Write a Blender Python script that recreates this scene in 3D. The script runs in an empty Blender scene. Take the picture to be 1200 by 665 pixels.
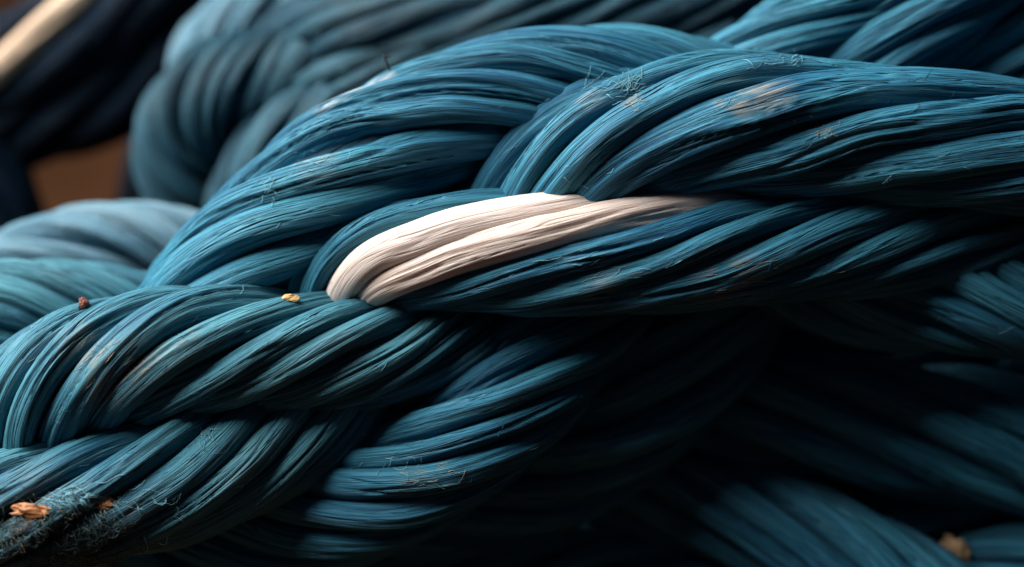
import bpy, math, random
import numpy as np
from mathutils import Vector, Matrix

# ------------------------------------------------------------------ camera
sc = bpy.context.scene
PX = 0.00025            # one photograph pixel is a quarter of a millimetre on the rope
DIST = 0.90             # camera to the front of the heap
PITCH = math.radians(18)
CENTRE = Vector((0, 0, 0.16))
cam_d = bpy.data.cameras.new('camera')
cam = bpy.data.objects.new('camera', cam_d)
sc.collection.objects.link(cam)
sc.camera = cam
cam.rotation_euler = (math.radians(90) - PITCH, 0, 0)
cam.location = CENTRE + Vector((0, -math.cos(PITCH), math.sin(PITCH))) * DIST
cam_d.sensor_width = 36
cam_d.lens = 36 * DIST / (1200 * PX)
cam_d.clip_start = 0.01
cam_d.clip_end = 200
cam_d.dof.use_dof = True
cam_d.dof.focus_distance = DIST - 70 * PX
cam_d.dof.aperture_fstop = 3.2

# ------------------------------------------------------------------ light
# one broad soft opening overhead to the left, next to nothing from the viewer's side
world = bpy.data.worlds.new('World'); sc.world = world
world.use_nodes = True
bg = world.node_tree.nodes['Background']
bg.inputs[0].default_value = (0.30, 0.55, 0.90, 1); bg.inputs[1].default_value = 0.035
lamp_d = bpy.data.lights.new('overhead_lamp', 'AREA')
lamp = bpy.data.objects.new('overhead_lamp', lamp_d); sc.collection.objects.link(lamp)
lamp_d.shape = 'RECTANGLE'; lamp_d.size = 1.3; lamp_d.size_y = 1.1
lamp_d.energy = 80; lamp_d.color = (1.0, 0.965, 0.92)
lamp.location = (-0.85, 0.07, 1.15)
lamp.rotation_euler = (Vector(lamp.location) - Vector((0, 0, 0.16))).to_track_quat('Z', 'Y').to_euler()
sc.view_settings.view_transform = 'Standard'
sc.view_settings.look = 'None'
sc.view_settings.exposure = 0.0
sc.view_settings.gamma = 1.0
sc.view_settings.use_curve_mapping = False

# ------------------------------------------------------------------ helpers
rng = np.random.default_rng(7)
random.seed(7)
CM = Matrix.Rotation(math.radians(90) - PITCH, 3, 'X')
CMn = np.array(CM)
CLOC = np.array(cam.location)
COL = sc.collection

def at(p):
    """photo pixel + height towards the viewer (in pixels) -> metres in the world"""
    p = np.atleast_2d(np.asarray(p, float))
    z = p[:, 2] * PX
    k = (DIST - z) / DIST
    c = np.stack([(p[:, 0] - 600) * PX * k, (332.5 - p[:, 1]) * PX * k, -(DIST - z)], 1)
    return c @ CMn.T + CLOC

def link(name, me, mat=None, parent=None):
    o = bpy.data.objects.new(name, me); COL.objects.link(o)
    if mat is not None and me is not None:
        me.materials.append(mat)
    if parent is not None:
        o.parent = parent
    return o

def tag(o, label=None, cat=None, group=None, kind=None):
    for k, v in (('label', label), ('category', cat), ('group', group), ('kind', kind)):
        if v: o[k] = v
    return o

def grid_mesh(name, V, nu, nv, uv=None, smooth=True, caps=True):
    """V: (nv, nu, 3), closed around u"""
    me = bpy.data.meshes.new(name)
    idx = np.arange(nu * nv).reshape(nv, nu)
    a = idx[:-1]; b = idx[1:]
    q = np.stack([a, np.roll(a, -1, 1), np.roll(b, -1, 1), b], -1).reshape(-1, 4)
    nq = len(q)
    loops = q.ravel()
    starts = np.arange(nq) * 4; totals = np.full(nq, 4)
    if caps:
        loops = np.concatenate([loops, idx[0][::-1], idx[-1]])
        starts = np.concatenate([starts, [nq * 4, nq * 4 + nu]])
        totals = np.concatenate([totals, [nu, nu]])
    me.vertices.add(nu * nv); me.vertices.foreach_set('co', V.reshape(-1).astype(np.float32))
    me.loops.add(len(loops)); me.loops.foreach_set('vertex_index', loops.astype(np.int32))
    me.polygons.add(len(starts))
    me.polygons.foreach_set('loop_start', starts.astype(np.int32))
    me.polygons.foreach_set('loop_total', totals.astype(np.int32))
    me.polygons.foreach_set('use_smooth', np.full(len(starts), smooth))
    if uv is not None:
        U, W = uv
        lay = me.uv_layers.new(name='UVMap')
        uu = np.empty((nq, 4)); ww = np.empty((nq, 4))
        U2 = np.concatenate([U, U[:, :1] + 1], 1)
        for k, (di, dj) in enumerate(((0, 0), (0, 1), (1, 1), (1, 0))):
            sl = (slice(di, nv - 1 + di), slice(dj, nu + dj))
            uu[:, k] = U2[sl].ravel()
            W2 = np.concatenate([W, W[:, :1]], 1)
            ww[:, k] = W2[sl].ravel()
        buf = np.zeros((len(loops), 2), np.float32)
        buf[:nq * 4, 0] = uu.ravel(); buf[:nq * 4, 1] = ww.ravel()
        lay.data.foreach_set('uv', buf.ravel())
    me.update(calc_edges=True)
    me.validate()
    return me

def spline(P, step):
    """Catmull-Rom through rows of P, resampled to about one row each `step` of the first three columns"""
    P = np.asarray(P, float)
    P = np.vstack([2 * P[0] - P[1], P, 2 * P[-1] - P[-2]])
    out = []
    t = np.linspace(0, 1, 40, endpoint=False)[:, None]
    for i in range(1, len(P) - 2):
        a, b, c, d = P[i - 1], P[i], P[i + 1], P[i + 2]
        out.append(0.5 * ((2 * b) + (-a + c) * t + (2 * a - 5 * b + 4 * c - d) * t * t + (-a + 3 * b - 3 * c + d) * t ** 3))
    out.append(P[-2:-1])
    Q = np.vstack(out)
    d = np.r_[0, np.cumsum(np.linalg.norm(np.diff(Q[:, :3], axis=0), axis=1))]
    n = max(4, int(d[-1] / step) + 1)
    s = np.linspace(0, d[-1], n)
    R = np.stack([np.interp(s, d, Q[:, k]) for k in range(Q.shape[1])], 1)
    for _ in range(3):
        R[1:-1] = (R[:-2] + 2 * R[1:-1] + R[2:]) / 4
    return R

class Noise2:
    """smooth value noise, periodic in the first coordinate"""
    def __init__(self, per, n=256):
        self.t = rng.uniform(-1, 1, (per, n)); self.per = per; self.n = n
    def __call__(self, u, v):
        u = u % self.per; v = v % self.n
        i = np.floor(u).astype(int); j = np.floor(v).astype(int)
        f = u - i; g = v - j
        f = f * f * (3 - 2 * f); g = g * g * (3 - 2 * g)
        i %= self.per; j %= self.n
        i1 = (i + 1) % self.per; j1 = (j + 1) % self.n
        T = self.t
        return (T[i, j] * (1 - f) + T[i1, j] * f) * (1 - g) + (T[i, j1] * (1 - f) + T[i1, j1] * f) * g

def n1(s, scale, amp):
    N = Noise2(1); off = rng.uniform(0, 200)
    return amp * N(np.zeros_like(s), s / scale + off)

# ------------------------------------------------------------------ materials
def rope_material(name, deep, faded, grime=(0.10, 0.075, 0.05), grime_amt=0.15, fade=0.5, rough=0.55, bump=1.0, sub=0.0, spec=0.2, stains=()):
    m = bpy.data.materials.new(name); m.use_nodes = True
    N = m.node_tree.nodes; L = m.node_tree.links
    bs = N['Principled BSDF']
    bs.inputs['Roughness'].default_value = rough
    bs.inputs['Specular IOR Level'].default_value = spec
    uv = N.new('ShaderNodeUVMap'); uv.uv_map = 'UVMap'
    info = N.new('ShaderNodeObjectInfo')
    geo = N.new('ShaderNodeTexCoord')
    def mth(op, a, b=None):
        n = N.new('ShaderNodeMath'); n.operation = op
        for k, x in enumerate((a, b)):
            if x is None: continue
            if isinstance(x, (int, float)): n.inputs[k].default_value = x
            else: L.new(x, n.inputs[k])
        return n.outputs[0]
    sep = N.new('ShaderNodeSeparateXYZ'); L.new(uv.outputs[0], sep.inputs[0])
    rnd = mth('MULTIPLY', info.outputs['Random'], 40.0)
    def fibre(ku, kv, detail=2.0, rgh=0.6):
        c = N.new('ShaderNodeCombineXYZ')
        L.new(mth('MULTIPLY', sep.outputs[0], ku), c.inputs[0])
        L.new(mth('MULTIPLY', sep.outputs[1], kv), c.inputs[1])
        L.new(rnd, c.inputs[2])
        t = N.new('ShaderNodeTexNoise'); t.inputs['Scale'].default_value = 1.0
        t.inputs['Detail'].default_value = detail; t.inputs['Roughness'].default_value = rgh
        t.inputs['Distortion'].default_value = 0.25
        L.new(c.outputs[0], t.inputs[0]); return t.outputs[0]
    def ramp(x, a, b, lo=0.0, hi=1.0):
        n = N.new('ShaderNodeMapRange'); n.inputs[1].default_value = a; n.inputs[2].default_value = b
        n.inputs[3].default_value = lo; n.inputs[4].default_value = hi
        L.new(x, n.inputs[0]); return n.outputs[0]
    def mix(f, a, b, blend='MIX'):
        n = N.new('ShaderNodeMix'); n.data_type = 'RGBA'; n.blend_type = blend
        if isinstance(f, (int, float)): n.inputs[0].default_value = f
        else: L.new(f, n.inputs[0])
        for k, x in ((6, a), (7, b)):
            if isinstance(x, tuple): n.inputs[k].default_value = (*x, 1)
            else: L.new(x, n.inputs[k])
        return n.outputs[2]
    fine = fibre(34, 34)           # single tapes of the yarn
    coarse = fibre(14, 22)
    hair = fibre(120, 160, 3.0)
    # world-space weathering patches
    def patch(scale, detail=3.0):
        t = N.new('ShaderNodeTexNoise'); t.inputs['Scale'].default_value = scale
        t.inputs['Detail'].default_value = detail
        L.new(geo.outputs['Object'], t.inputs[0]); return t.outputs[0]
    fadef = mth('ADD', mth('MULTIPLY', ramp(fine, 0.3, 0.7), 0.45), mth('MULTIPLY', ramp(coarse, 0.35, 0.7), 0.25))
    fadef = mth('ADD', fadef, mth('MULTIPLY', ramp(patch(22), 0.35, 0.7), 0.30))
    fadef = mth('ADD', fadef, mth('MULTIPLY', mth('SUBTRACT', info.outputs['Random'], 0.5), 0.35))
    fadef = mth('MULTIPLY', fadef, fade * 2)
    cl = N.new('ShaderNodeClamp'); L.new(fadef, cl.inputs[0])
    col = mix(cl.outputs[0], deep, faded)
    # dusty grey-brown salt and grime, broken up along the fibres
    g = mth('MULTIPLY', ramp(patch(38, 4.0), 0.54, 0.72), ramp(hair, 0.4, 0.62))
    col = mix(mth('MULTIPLY', g, grime_amt), col, grime)
    pos = N.new('ShaderNodeNewGeometry')
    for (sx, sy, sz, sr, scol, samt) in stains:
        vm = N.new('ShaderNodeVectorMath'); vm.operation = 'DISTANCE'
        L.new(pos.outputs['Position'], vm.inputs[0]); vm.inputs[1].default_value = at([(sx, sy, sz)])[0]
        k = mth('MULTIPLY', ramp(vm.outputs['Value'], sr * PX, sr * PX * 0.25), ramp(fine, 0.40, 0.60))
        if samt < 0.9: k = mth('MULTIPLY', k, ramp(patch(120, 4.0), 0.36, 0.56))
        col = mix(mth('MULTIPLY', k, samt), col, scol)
    L.new(col, bs.inputs['Base Color'])
    bp = N.new('ShaderNodeBump'); bp.inputs['Strength'].default_value = 0.9 * bump
    bp.inputs['Distance'].default_value = 0.0011
    line = ramp(mth('ABSOLUTE', mth('SUBTRACT', fibre(15, 16, 1.0), 0.5)), 0.0, 0.035)    # splits between tapes
    line2 = ramp(mth('ABSOLUTE', mth('SUBTRACT', fibre(34, 30, 1.0), 0.5)), 0.0, 0.06)
    h = mth('ADD', mth('MULTIPLY', fine, 0.7), mth('MULTIPLY', hair, 0.25))
    h = mth('ADD', h, mth('MULTIPLY', line, 0.6)); h = mth('ADD', h, mth('MULTIPLY', line2, 0.25))
    L.new(h, bp.inputs['Height'])
    L.new(bp.outputs[0], bs.inputs['Normal'])
    L.new(ramp(hair, 0.3, 0.7, rough - 0.1, rough + 0.15), bs.inputs['Roughness'])
    if sub:
        bs.inputs['Subsurface Weight'].default_value = sub
        bs.inputs['Subsurface Radius'].default_value = (0.004, 0.002, 0.0012)
        bs.inputs['Subsurface Scale'].default_value = 1.0
    return m

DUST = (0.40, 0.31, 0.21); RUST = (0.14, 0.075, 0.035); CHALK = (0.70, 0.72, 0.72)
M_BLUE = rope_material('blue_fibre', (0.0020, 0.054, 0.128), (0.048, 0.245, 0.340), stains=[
    (865,112,98,34,DUST,0.8),(905,104,98,34,DUST,0.8),(960,150,102,22,DUST,0.8),(735,112,80,18,DUST,0.7),(690,110,70,26,CHALK,0.35),
    (850,330,66,55,DUST,0.45),(690,330,90,45,CHALK,0.25),(500,565,50,40,DUST,0.35),(370,190,44,34,DUST,0.4),
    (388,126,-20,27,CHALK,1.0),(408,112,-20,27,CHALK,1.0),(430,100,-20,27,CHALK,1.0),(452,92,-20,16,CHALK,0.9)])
M_TEAL = rope_material('weathered_blue_fibre', (0.0025, 0.060, 0.122), (0.078, 0.270, 0.335), grime_amt=0.35, stains=[
    (105,410,104,52,DUST,0.5),(150,440,104,50,RUST,0.85),(120,470,100,30,DUST,0.55),(200,400,104,40,DUST,0.3),(50,625,120,80,RUST,0.8),(140,615,110,50,RUST,0.6)])
M_PALE = rope_material('sun_bleached_blue_fibre', (0.05, 0.16, 0.24), (0.20, 0.34, 0.42), grime_amt=0.4)
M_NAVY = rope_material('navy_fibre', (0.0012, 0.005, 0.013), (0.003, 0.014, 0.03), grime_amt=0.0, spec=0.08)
M_SHADED_TEAL = rope_material('shade_darkened_teal_fibre', (0.002, 0.024, 0.050), (0.028, 0.105, 0.145), grime_amt=0.3)  # teal darkened to stand in for weaker light on the ropes behind
M_WHITE = rope_material('white_fibre', (0.54, 0.42, 0.36), (0.64, 0.575, 0.545), grime=(0.5, 0.33, 0.22), grime_amt=0.45, rough=0.5, bump=0.55, sub=0.25)
M_TAN = rope_material('tan_fibre', (0.50, 0.36, 0.25), (0.62, 0.48, 0.36), grime_amt=0.3, bump=0.5)
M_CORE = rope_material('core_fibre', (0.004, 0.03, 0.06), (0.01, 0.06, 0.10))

# ------------------------------------------------------------------ strand builder
def strand(parent, path, sgn, lay=22, n=8, phase=0.0, mat=M_BLUE, special=None, detail=2, rt_k=0.305, flat=1.0, jit=1.0, tw_k=-0.3, name='strand'):
    """one twisted strand: a core mesh that parents its yarns.
    path rows: px, py, height, radius (photo pixels).  sgn +1 = yarns climb to the right of the axis."""
    nu_out, nu_in, step = ((46, 8, 5.0), (28, 6, 7.0), (16, 4, 10.0))[2 - detail]
    Q = spline(path, step)
    C = at(Q[:, :3]); R = Q[:, 3] * PX * (DIST - Q[:, 2] * PX) / DIST
    T = np.gradient(C, axis=0); ds = np.linalg.norm(T, axis=1); T /= ds[:, None]
    S = np.cumsum(ds)
    view = CLOC - C; view /= np.linalg.norm(view, axis=1)[:, None]
    N1 = view - (view * T).sum(1)[:, None] * T
    # keep the frame steady where the path turns towards the viewer
    for _ in range(6):
        N1[1:-1] = (N1[:-2] + N1[1:-1] * 2 + N1[2:]) / 4
    N1 -= (N1 * T).sum(1)[:, None] * T
    N1 /= np.linalg.norm(N1, axis=1)[:, None]
    N2 = np.cross(N1, T)
    nv = len(S)
    rt = rt_k * R; Rc = R - rt
    layv = math.tan(math.radians(lay))
    theta0 = np.cumsum(sgn * layv / Rc * ds)
    mid = nv // 2
    theta0 -= theta0[mid]
    # core
    ph = np.linspace(0, 2 * np.pi, 20, endpoint=False)
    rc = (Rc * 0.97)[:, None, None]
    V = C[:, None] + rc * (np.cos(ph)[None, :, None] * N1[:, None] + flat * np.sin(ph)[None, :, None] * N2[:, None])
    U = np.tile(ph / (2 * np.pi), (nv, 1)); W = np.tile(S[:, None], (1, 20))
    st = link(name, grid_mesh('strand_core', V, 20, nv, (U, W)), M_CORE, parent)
    # yarns
    fo = np.linspace(-np.radians(112), np.radians(112), nu_out)
    fi = np.linspace(np.radians(112), np.radians(248), nu_in + 2)[1:-1]
    phi = np.concatenate([fo, fi])           # 0 = away from the core
    nu = len(phi)
    wj = rng.normal(0, 0.14 * jit, n)
    cum = np.cumsum(1 + np.clip(wj, -0.28, 0.28)); cum = cum / cum[-1]
    for i in range(n):
        w = (cum[i] - (cum[i - 1] if i else 0)) * n
        ang = 2 * np.pi * (cum[i] - 0.5 / n * w)
        th = phase + ang + theta0 + n1(S / PX, 150, 0.11 * jit) + n1(S / PX, 60, 0.025 * jit)
        rr = Rc + rt * (n1(S / PX, 130, 0.13 * jit) + rng.normal(0, 0.05 * jit))
        er = np.cos(th)[:, None] * N1 + flat * np.sin(th)[:, None] * N2
        P = C + rr[:, None] * er
        er /= np.linalg.norm(er, axis=1)[:, None]
        t = np.gradient(P, axis=0); t /= np.linalg.norm(t, axis=1)[:, None]
        er -= (er * t).sum(1)[:, None] * t; er /= np.linalg.norm(er, axis=1)[:, None]
        et = np.cross(t, er)
        s = np.cumsum(np.r_[0, np.linalg.norm(np.diff(P, axis=0), axis=1)])
        a = (np.pi * Rc / n) * math.cos(math.radians(lay)) * 1.03 * w * (1 + n1(s / PX, 90, 0.07 * jit))
        if special and special.get(i) is M_WHITE: a = a * 1.15
        b = rt * (1 + n1(s / PX, 80, 0.08 * jit))
        # tapes that make up the yarn: scalloped ridges that wander, open and close
        F = np.tile(phi, (nv, 1)); SS = np.tile((s / PX)[:, None], (1, nu))
        per = 2 * np.pi * 20
        tw = sgn * tw_k * SS / 26.0 * math.tan(math.radians(16))
        A = F + tw
        NA = Noise2(6); NB = Noise2(15); NC = Noise2(9); ND = Noise2(28)
        u01 = (A / (2 * np.pi)) % 1.0
        warp = 0.35 * NA(u01 * 6, SS / 140 + i * 7)
        A2 = A + warp
        u2 = (A2 / (2 * np.pi)) % 1.0
        K = random.choice((7, 8, 9, 10))
        sc1 = np.abs(np.sin(K / 2 * A2)) ** 0.55
        open1 = np.clip(0.5 + 0.9 * NC(u2 * 9, SS / 75 + i * 3), 0.0, 1.0)
        rid = NB(u2 * 15, SS / 230 + i)
        rid2 = ND(u2 * 28, SS / 160 + i * 2)
        slit = -np.clip((0.24 - np.abs(rid)) / 0.24, 0, 1) * np.clip(0.45 + 1.5 * NC(u2 * 9 + 3.3, SS / 90 + 31), 0, 1)
        disp = 0.12 * open1 * (sc1 - 1) + 0.06 * rid + 0.04 * rid2 + 0.24 * slit
        A3 = A + 0.6 * NA(u01 * 6 + 2.0, SS / 200 + 11) + 1.1
        disp = disp + 0.06 * np.clip(0.4 + NC(u2 * 9 + 5.0, SS / 110 + 17), 0, 1) * (np.abs(np.sin(1.5 * A3)) ** 0.5 - 1)
        if special and i in special and special[i] is M_WHITE:
            disp = 0.45 * disp - 0.05 * (1 - np.abs(np.sin(A2 * 1.0))**0.5)
        # superellipse section, flatter outside
        c = np.cos(phi); sn = np.sin(phi)
        ex = 0.85
        xs = np.sign(sn) * np.abs(sn) ** ex; ys = np.sign(c) * np.abs(c) ** ex
        k = 1 + disp
        V = P[:, None] + (a[:, None] * xs[None] * k)[..., None] * et[:, None] + (b[:, None] * ys[None] * k)[..., None] * er[:, None]
        U = F / (2 * np.pi) + tw / (2 * np.pi)
        W = np.tile(s[:, None], (1, nu))
        mm = special[i] if special and i in special else mat
        y = link('yarn', grid_mesh('yarn', V, nu, nv, (U, W)), mm, st)
        if mm is M_WHITE: tag(y, 'creamy white yarn laid among the blue ones')
        if mm is M_TAN: tag(y, 'pale tan yarn laid among the navy ones')
    return st

def rope(name, base, label, cat='rope', group=None):
    o = link(name, None); o.location = (0, 0, 0)
    o.empty_display_size = 0.02
    return tag(o, label, cat, group)

# ------------------------------------------------------------------ the surface under the heap
def ground_material():
    m = bpy.data.materials.new('rusty_brown_ground'); m.use_nodes = True
    N = m.node_tree.nodes; L = m.node_tree.links; bs = N['Principled BSDF']
    tc = N.new('ShaderNodeTexCoord')
    t = N.new('ShaderNodeTexNoise'); t.inputs['Scale'].default_value = 14; t.inputs['Detail'].default_value = 8
    L.new(tc.outputs['Object'], t.inputs[0])
    r = N.new('ShaderNodeValToRGB'); L.new(t.outputs[0], r.inputs[0])
    r.color_ramp.elements[0].position = 0.3; r.color_ramp.elements[0].color = (0.020, 0.0065, 0.0015, 1)
    r.color_ramp.elements[1].position = 0.75; r.color_ramp.elements[1].color = (0.048, 0.018, 0.005, 1)
    L.new(r.outputs[0], bs.inputs['Base Color']); bs.inputs['Roughness'].default_value = 0.85; bs.inputs['Specular IOR Level'].default_value = 0.1
    b = N.new('ShaderNodeBump'); b.inputs['Strength'].default_value = 0.5; b.inputs['Distance'].default_value = 0.004
    L.new(t.outputs[0], b.inputs['Height']); L.new(b.outputs[0], bs.inputs['Normal'])
    return m
GZ = 0.0
me = bpy.data.meshes.new('ground')
me.from_pydata([(-30, -30, GZ), (30, -30, GZ), (30, 60, GZ), (-30, 60, GZ)], [], [(0, 1, 2, 3)])
g = link('ground', me, ground_material()); tag(g, kind='structure')

# ------------------------------------------------------------------ front hawser
hawser = rope('plaited_rope', None, 'thick plaited blue rope with one white yarn, sharp across the foreground')
S1 = [(1440,196,-10,78),(1310,186,0,80),(1200,174,8,80),(1100,162,14,84),(1000,152,16,86),(850,145,15,86),(730,166,8,82),(650,206,-14,76),(596,262,-50,70),(560,330,-95,66),(535,400,-135,64)]
S2 = [(1400,320,-150,56),(1280,296,-115,58),(1160,284,-70,60),(1050,286,-30,64),(900,291,8,68),(750,297,28,74),(620,298,30,75),(515,297,16,71),(435,306,-10,65),(380,345,-50,58),(350,420,-95,54)]
S3 = [(960,170,-130,66),(850,118,-95,68),(730,98,-62,70),(620,108,-48,73),(520,140,-40,78),(430,187,-36,82),(345,247,-38,80),(265,316,-46,76),(205,390,-72,70),(165,470,-110,66)]
S4 = [(720,372,-190,58),(630,392,-130,58),(545,408,-60,62),(430,412,-5,69),(320,411,18,74),(220,413,28,78),(125,428,26,81),(50,466,10,80),(-10,532,-30,76),(-50,620,-80,70)]
S6 = [(-170,632,50,78),(-30,612,52,80),(90,590,42,80),(210,560,22,78),(320,516,-16,74),(420,458,-65,68),(510,392,-120,62)]
S7 = [(770,255,-180,62),(712,335,-115,66),(650,415,-58,70),(578,490,-22,72),(498,552,-16,72),(400,600,-45,70),(280,632,-100,68),(140,650,-140,66)]
S8 = [(900,270,-240,66),(860,345,-200,70),(805,425,-165,74),(725,505,-148,74),(630,562,-148,72),(500,600,-160,70),(360,640,-180,66)]
S5 = [(1430,386,-70,66),(1310,366,-65,70),(1200,352,-66,72),(1080,342,-80,72),(970,328,-115,68),(870,290,-170,62)]
SX = [(400,280,-170,58),(450,262,-135,62),(520,260,-125,66),(620,215,-130,66),(720,150,-150,64)]
WH = {5: M_WHITE, 6: M_WHITE}
strand(hawser, S1, 1, lay=16, n=8, phase=0.2)
strand(hawser, S2, 1, lay=17, n=9, phase=0.0, special=WH)
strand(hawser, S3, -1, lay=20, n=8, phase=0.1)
strand(hawser, S4, 1, lay=28, n=8, phase=0.3, mat=M_TEAL)
strand(hawser, S6, 1, lay=20, n=8, phase=0.5, mat=M_TEAL)
strand(hawser, S7, -1, lay=23, n=8, phase=0.0)
strand(hawser, S8, -1, lay=20, n=8, phase=0.4, detail=1)
strand(hawser, SX, -1, lay=20, n=8, phase=0.2, detail=1)
strand(hawser, S5, -1, lay=20, n=8, phase=0.2)

# ------------------------------------------------------------------ rope passing behind at the upper right
r2 = rope('plaited_rope', None, 'dark blue rope slanting up out of frame behind the upper right of the front rope')
strand(r2, [(760,190,-170,50),(830,118,-135,52),(905,62,-105,54),(985,12,-95,54),(1075,-50,-95,54),(1170,-120,-110,54)], -1, lay=16, n=8, phase=0.2)
strand(r2, [(920,190,-170,64),(975,112,-130,66),(1045,42,-100,68),(1130,-25,-95,68),(1230,-100,-110,66)], -1, lay=14, n=9, phase=0.5)
strand(r2, [(1060,220,-200,66),(1120,140,-175,68),(1190,66,-150,70),(1270,-10,-140,70),(1370,-90,-150,70)], -1, lay=14, n=9, phase=0.1, detail=1)

# ------------------------------------------------------------------ shaded rope below at the lower right
r3 = rope('plaited_rope', None, 'deeply shaded blue rope lying under the front rope at the lower right')
strand(r3, [(640,480,-290,66),(800,478,-255,72),(950,488,-215,78),(1100,506,-190,80),(1250,534,-185,80),(1400,570,-190,76)], -1, lay=18, n=8, phase=0.2, detail=1)
strand(r3, [(700,560,-265,60),(830,590,-215,64),(960,636,-165,66),(1080,700,-140,66),(1180,770,-130,64)], -1, lay=16, n=8, phase=0.3, detail=1)
strand(r3, [(1020,725,-260,58),(1120,690,-225,60),(1230,668,-200,62),(1370,660,-195,62)], -1, lay=16, n=8, phase=0.3, detail=1)
strand(r3, [(250,740,-230,66),(480,700,-240,68),(650,672,-250,68),(800,690,-250,66),(950,740,-240,64)], 1, lay=18, n=8, phase=0.1, detail=1)
strand(r3, [(760,400,-330,70),(900,390,-310,72),(1050,400,-290,74),(1200,420,-280,74),(1380,450,-280,74)], 1, lay=18, n=8, phase=0.1, detail=0)
strand(r3, [(760,590,-340,70),(900,570,-330,72),(1050,590,-310,74),(1200,610,-300,74),(1380,640,-300,74)], 1, lay=18, n=8, phase=0.1, detail=0)

# ------------------------------------------------------------------ out of focus ropes behind
r4 = rope('coiled_rope', None, 'blurred teal coil of rope, darkened by painted shade, standing behind the arched strand')
strand(r4, [(640,20,-440,54),(520,48,-410,56),(410,66,-395,58),(320,88,-388,60),(250,116,-385,62),(212,165,-395,60),(225,240,-420,56),(270,330,-460,54)], 1, lay=40, n=8, detail=0, jit=1.9, mat=M_SHADED_TEAL)
strand(r4, [(600,60,-400,50),(490,92,-360,54),(400,135,-345,58),(330,185,-345,60),(290,250,-360,58),(290,330,-400,54)], 1, lay=26, n=8, detail=0, jit=1.9, mat=M_SHADED_TEAL)
strand(r4, [(480,-50,-490,46),(380,-12,-480,46),(300,18,-475,48),(245,60,-480,46),(240,140,-500,46)], 1, lay=26, n=8, detail=0, jit=1.9, mat=M_PALE)
r5 = rope('blurred_rope', None, 'blurred blue rope running level along the top edge behind the arch')
strand(r5, [(250,80,-560,40),(340,46,-420,44),(400,33,-335,46),(480,30,-310,48),(620,22,-300,50),(760,10,-300,50),(900,-14,-310,50),(1050,-50,-320,50)], 1, lay=16, n=8, detail=0, jit=1.9, mat=M_SHADED_TEAL)
strand(r5, [(260,150,-540,36),(330,118,-430,38),(400,98,-330,40),(460,88,-310,42),(560,80,-300,44),(700,74,-300,46),(860,50,-310,46)], 1, lay=16, n=8, detail=0, jit=1.9, mat=M_SHADED_TEAL)
r6 = rope('navy_rope', None, 'dark navy rope with a pale tan yarn, blurred in the upper left corner')
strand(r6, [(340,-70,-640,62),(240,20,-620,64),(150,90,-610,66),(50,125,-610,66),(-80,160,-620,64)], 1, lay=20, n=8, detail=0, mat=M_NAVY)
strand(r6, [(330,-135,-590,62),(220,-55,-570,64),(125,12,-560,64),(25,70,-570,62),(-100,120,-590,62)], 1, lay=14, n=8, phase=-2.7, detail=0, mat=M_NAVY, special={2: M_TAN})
strand(r6, [(340,-60,-760,70),(260,80,-760,70),(215,200,-770,70),(190,330,-790,70)], 1, lay=20, n=8, detail=0, mat=M_NAVY)  # added strand; its near-black colour paints the shade of the gap beside the coil
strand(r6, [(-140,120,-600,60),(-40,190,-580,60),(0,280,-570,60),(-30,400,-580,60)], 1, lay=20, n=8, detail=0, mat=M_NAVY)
r7 = rope('pale_rope', None, 'pale grey blue rope, blurred, lying left of the arched strand')
strand(r7, [(310,330,-270,50),(225,298,-255,52),(135,288,-250,54),(40,310,-250,56),(-60,360,-260,56)], -1, lay=26, n=8, detail=1, jit=1.5, mat=M_PALE)
r8 = rope('weathered_rope', None, 'weathered teal rope emerging at the left edge above the front strand')
strand(r8, [(270,430,-160,50),(195,380,-135,52),(110,362,-120,56),(20,362,-115,60),(-80,385,-120,60)], -1, lay=26, n=8, detail=1, mat=M_TEAL)

# ------------------------------------------------------------------ loose fibres, flakes and grit
bpy.context.view_layer.update()
DG = bpy.context.evaluated_depsgraph_get()
def surf(px, py):
    p = at([(px, py, 0)])[0]
    o = Vector(CLOC); d = (Vector(p) - o).normalized()
    ok, loc, nrm, *_ = sc.ray_cast(DG, o, d)
    return (loc, nrm, -d) if ok else None

class Tubes:
    def __init__(self): self.v = []; self.f = []
    def add(self, pts, rad, sides=4):
        P = np.array(pts); n = len(P)
        if n < 3: return
        T = np.gradient(P, axis=0); T /= np.linalg.norm(T, axis=1)[:, None] + 1e-12
        ref = np.array([0.3, -0.9, 0.31])
        A = np.cross(T, ref); A /= np.linalg.norm(A, axis=1)[:, None] + 1e-12
        B = np.cross(T, A)
        b0 = len(self.v)
        for k in range(n):
            r = rad * (0.35 if k in (0, n - 1) else 1.0)
            for j in range(sides):
                a = 2 * math.pi * j / sides
                self.v.append(tuple(P[k] + r * (math.cos(a) * A[k] + math.sin(a) * B[k])))
        for k in range(n - 1):
            for j in range(sides):
                a = b0 + k * sides + j; b = b0 + k * sides + (j + 1) % sides
                self.f.append((a, b, b + sides, a + sides))
    def build(self, name, mat, parent):
        me = bpy.data.meshes.new(name); me.from_pydata(self.v, [], self.f)
        me.polygons.foreach_set('use_smooth', [True] * len(self.f))
        return link(name, me, mat, parent)

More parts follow.
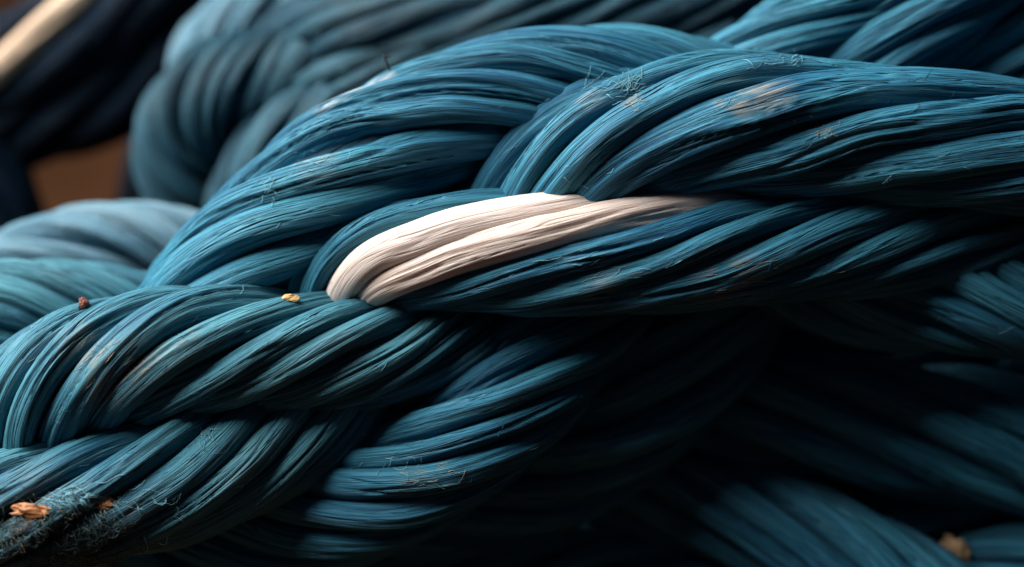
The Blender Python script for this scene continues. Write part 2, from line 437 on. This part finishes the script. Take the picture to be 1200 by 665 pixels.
def plain(name, col, rough=0.6, var=0.5, scale=300):
    m = bpy.data.materials.new(name); m.use_nodes = True
    N = m.node_tree.nodes; L = m.node_tree.links; bs = N['Principled BSDF']
    tc = N.new('ShaderNodeTexCoord'); t = N.new('ShaderNodeTexNoise')
    t.inputs['Scale'].default_value = scale; t.inputs['Detail'].default_value = 4
    L.new(tc.outputs['Object'], t.inputs[0])
    r = N.new('ShaderNodeValToRGB'); L.new(t.outputs[0], r.inputs[0])
    r.color_ramp.elements[0].position = 0.3; r.color_ramp.elements[1].position = 0.7
    r.color_ramp.elements[0].color = (*[c * (1 - var) for c in col], 1)
    r.color_ramp.elements[1].color = (*[min(1, c * (1 + var)) for c in col], 1)
    L.new(r.outputs[0], bs.inputs['Base Color']); bs.inputs['Roughness'].default_value = rough
    b = N.new('ShaderNodeBump'); b.inputs['Strength'].default_value = 0.4; b.inputs['Distance'].default_value = 0.0004
    L.new(t.outputs[0], b.inputs['Height']); L.new(b.outputs[0], bs.inputs['Normal'])
    return m
F_TEAL = plain('loose_teal_fibre', (0.16, 0.38, 0.46)); F_TAN = plain('loose_tan_fibre', (0.30, 0.27, 0.21))
F_DARK = plain('matted_dark_fibre', (0.02, 0.045, 0.045)); F_BLUE = plain('loose_blue_fibre', (0.03, 0.15, 0.24))

def wisp(tb, px, py, ang, length, curl, lift, rad, n=9):
    """a fibre that lies on whatever is under it and lifts away towards its end"""
    pts = []; a = ang; x, y = px, py
    ph = random.uniform(0, 6)
    ca = random.uniform(-curl, curl)
    last = None
    for k in range(n):
        h = surf(x, y)
        if h is None: break
        loc, nrm, tov = h
        t = k / (n - 1)
        if last is not None and (loc - last).length > 14 * PX + 2.5 * length / n * PX: break
        last = loc
        pts.append(tuple(loc + nrm * (rad * PX * 0.6 + lift * PX * math.sin(t * math.pi * 0.8 + 0.1)) ))
        a += ca / n + 0.15 * curl * math.sin(ph + 5 * t)
        x += math.cos(a) * length / n; y -= math.sin(a) * length / n
    tb.add(pts, rad * PX)

tb = {k: Tubes() for k in ('teal', 'tan', 'dark', 'blue')}
def tuft(cx, cy, sx, sy, n, kind, ang=0.4, spread=1.0, length=(12, 34), curl=2.0, lift=3.0, rad=(0.35, 0.8)):
    for _ in range(n):
        wisp(tb[kind], random.gauss(cx, sx), random.gauss(cy, sy), ang + random.gauss(0, spread),
             random.uniform(*length), curl, random.uniform(0, lift), random.uniform(*rad))
# frayed knots of fibre on the crest of the upper strand
T_ = (0.18, 0.4)
tuft(722, 104, 20, 6, 40, 'teal', 0.5, 0.5, (10, 30), 1.0, 2, T_); tuft(745, 104, 6, 10, 14, 'teal', 1.3, 0.4, (10, 24), 1.0, 3, T_)
tuft(890, 74, 30, 4, 12, 'teal', 0.1, 0.3, (10, 24), 0.7, 1.5, T_); tuft(928, 72, 6, 4, 12, 'teal', 0.8, 0.7, (6, 14), 1, 3, T_)
tuft(955, 150, 18, 10, 12, 'tan', 0.4, 0.8, (5, 12), 2, 2, T_); tuft(735, 118, 5, 8, 8, 'tan', 1.0, 0.6, (8, 16), 2, 2, T_)
tuft(690, 205, 25, 8, 8, 'teal', 0.6, 0.8, (8, 16), 2, 2, T_)
tuft(318, 226, 5, 5, 10, 'teal', 1.2, 1.0, (10, 20), 3, 4, T_); tuft(370, 190, 24, 14, 12, 'teal', 0.5, 0.4, (8, 18), 1, 1, T_)
tuft(700, 318, 60, 12, 22, 'teal', 0.25, 0.2, (12, 36), 0.5, 1, T_); tuft(860, 330, 60, 10, 22, 'tan', 0.2, 0.1, (14, 40), 0.3, 0.4, T_)
# lower left strand, fraying
tuft(120, 430, 40, 22, 16, 'tan', 0.55, 0.2, (10, 30), 0.4, 0.3, T_)
tuft(95, 585, 26, 9, 60, 'teal', -0.45, 0.45, (16, 50), 1.2, 6, (0.2, 0.5)); tuft(170, 600, 24, 14, 22, 'teal', 0.3, 0.7, (12, 34), 1.8, 5, T_)
tuft(70, 632, 46, 18, 420, 'dark', 0.4, 1.5, (10, 34), 2.6, 9, (0.25, 0.6)); tuft(60, 615, 40, 16, 60, 'tan', 0.4, 1.3, (6, 20), 2.4, 7, T_)
tuft(238, 505, 5, 5, 14, 'teal', -0.9, 0.5, (10, 24), 1.5, 5, T_)
tuft(465, 545, 26, 14, 16, 'teal', 0.2, 0.6, (10, 26), 1.5, 2, T_); tuft(500, 562, 30, 10, 10, 'tan', 0.4, 0.3, (8, 22), 1, 1, T_)
# a sparse down over the whole front
for _ in range(300):
    x, y = random.uniform(-10, 1210), random.uniform(40, 660)
    if 400 < x < 780 and 215 < y < 350: continue
    wisp(tb[random.choice(('teal', 'blue', 'blue'))], x, y, random.gauss(0.3, 0.3), random.uniform(8, 26), 0.9, random.uniform(0, 1.6), random.uniform(0.15, 0.3), 7)
for k, m in (('teal', F_TEAL), ('tan', F_TAN), ('dark', F_DARK), ('blue', F_BLUE)):
    tag(tb[k].build('stray_fibres', m, hawser), kind='stuff')

def chunk(name, px, py, size, mat, label, cat, seed, lift=0.3):
    import bmesh
    r = random.Random(seed)
    h = surf(px, py)
    bm = bmesh.new(); bmesh.ops.create_icosphere(bm, subdivisions=3, radius=1.0)
    off = [r.uniform(-2, 2) for _ in range(3)]
    from mathutils import noise
    for v in bm.verts:
        n = noise.noise(v.co * 1.3 + Vector(off)) * 0.55 + noise.noise(v.co * 3.1 + Vector(off)) * 0.3
        v.co *= 1 + n
        v.co.x *= size[0] * PX; v.co.y *= size[1] * PX; v.co.z *= size[2] * PX
    me = bpy.data.meshes.new(name); bm.to_mesh(me); bm.free()
    o = link(name, me, mat)
    q = h[1].lerp(h[2], 0.5).normalized().to_track_quat('Z', 'Y')
    o.rotation_mode = 'QUATERNION'; o.rotation_quaternion = q
    o.location = h[0] + h[1] * (size[2] * PX * lift)
    return tag(o, label, cat)
chunk('brown_crumb', 98, 357, (6, 6, 5), plain('red_brown_grit', (0.16, 0.045, 0.025)), 'small red brown crumb on top of the left strand', 'debris', 1, 0.6)
chunk('yellow_flake', 340, 350, (9, 5, 2.5), plain('ochre_flake', (0.62, 0.38, 0.14)), 'tiny ochre yellow flake on the upper edge of the left strand', 'debris', 2)
chunk('wood_chip', 1121, 648, (16, 20, 7), plain('tan_chip', (0.34, 0.22, 0.12)), 'tan wood chip caught between dark strands at the bottom right', 'debris', 3, 0.8)
chunk('rusty_flake', 38, 600, (22, 8, 6), plain('orange_rust', (0.34, 0.13, 0.04)), 'orange brown rusty flake in matted fibres at the lower left', 'debris', 4, 0.6)
chunk('rusty_flake', 124, 592, (11, 8, 6), plain('dull_rust', (0.30, 0.14, 0.06)), 'smaller rust coloured flake on the frayed tuft at the lower left', 'debris', 5, 1.0)

br = Tubes()
br.add(at([(460,92,-36),(457,82,-35),(452,71,-34),(450,64,-33),(453,68,-33),(459,66,-33)]), 1.3 * PX, 6)
tag(br.build('black_bristle', plain('black_bristle', (0.004, 0.004, 0.004)), None), 'tiny black hooked bristle standing on the crest of the arched strand', 'debris')
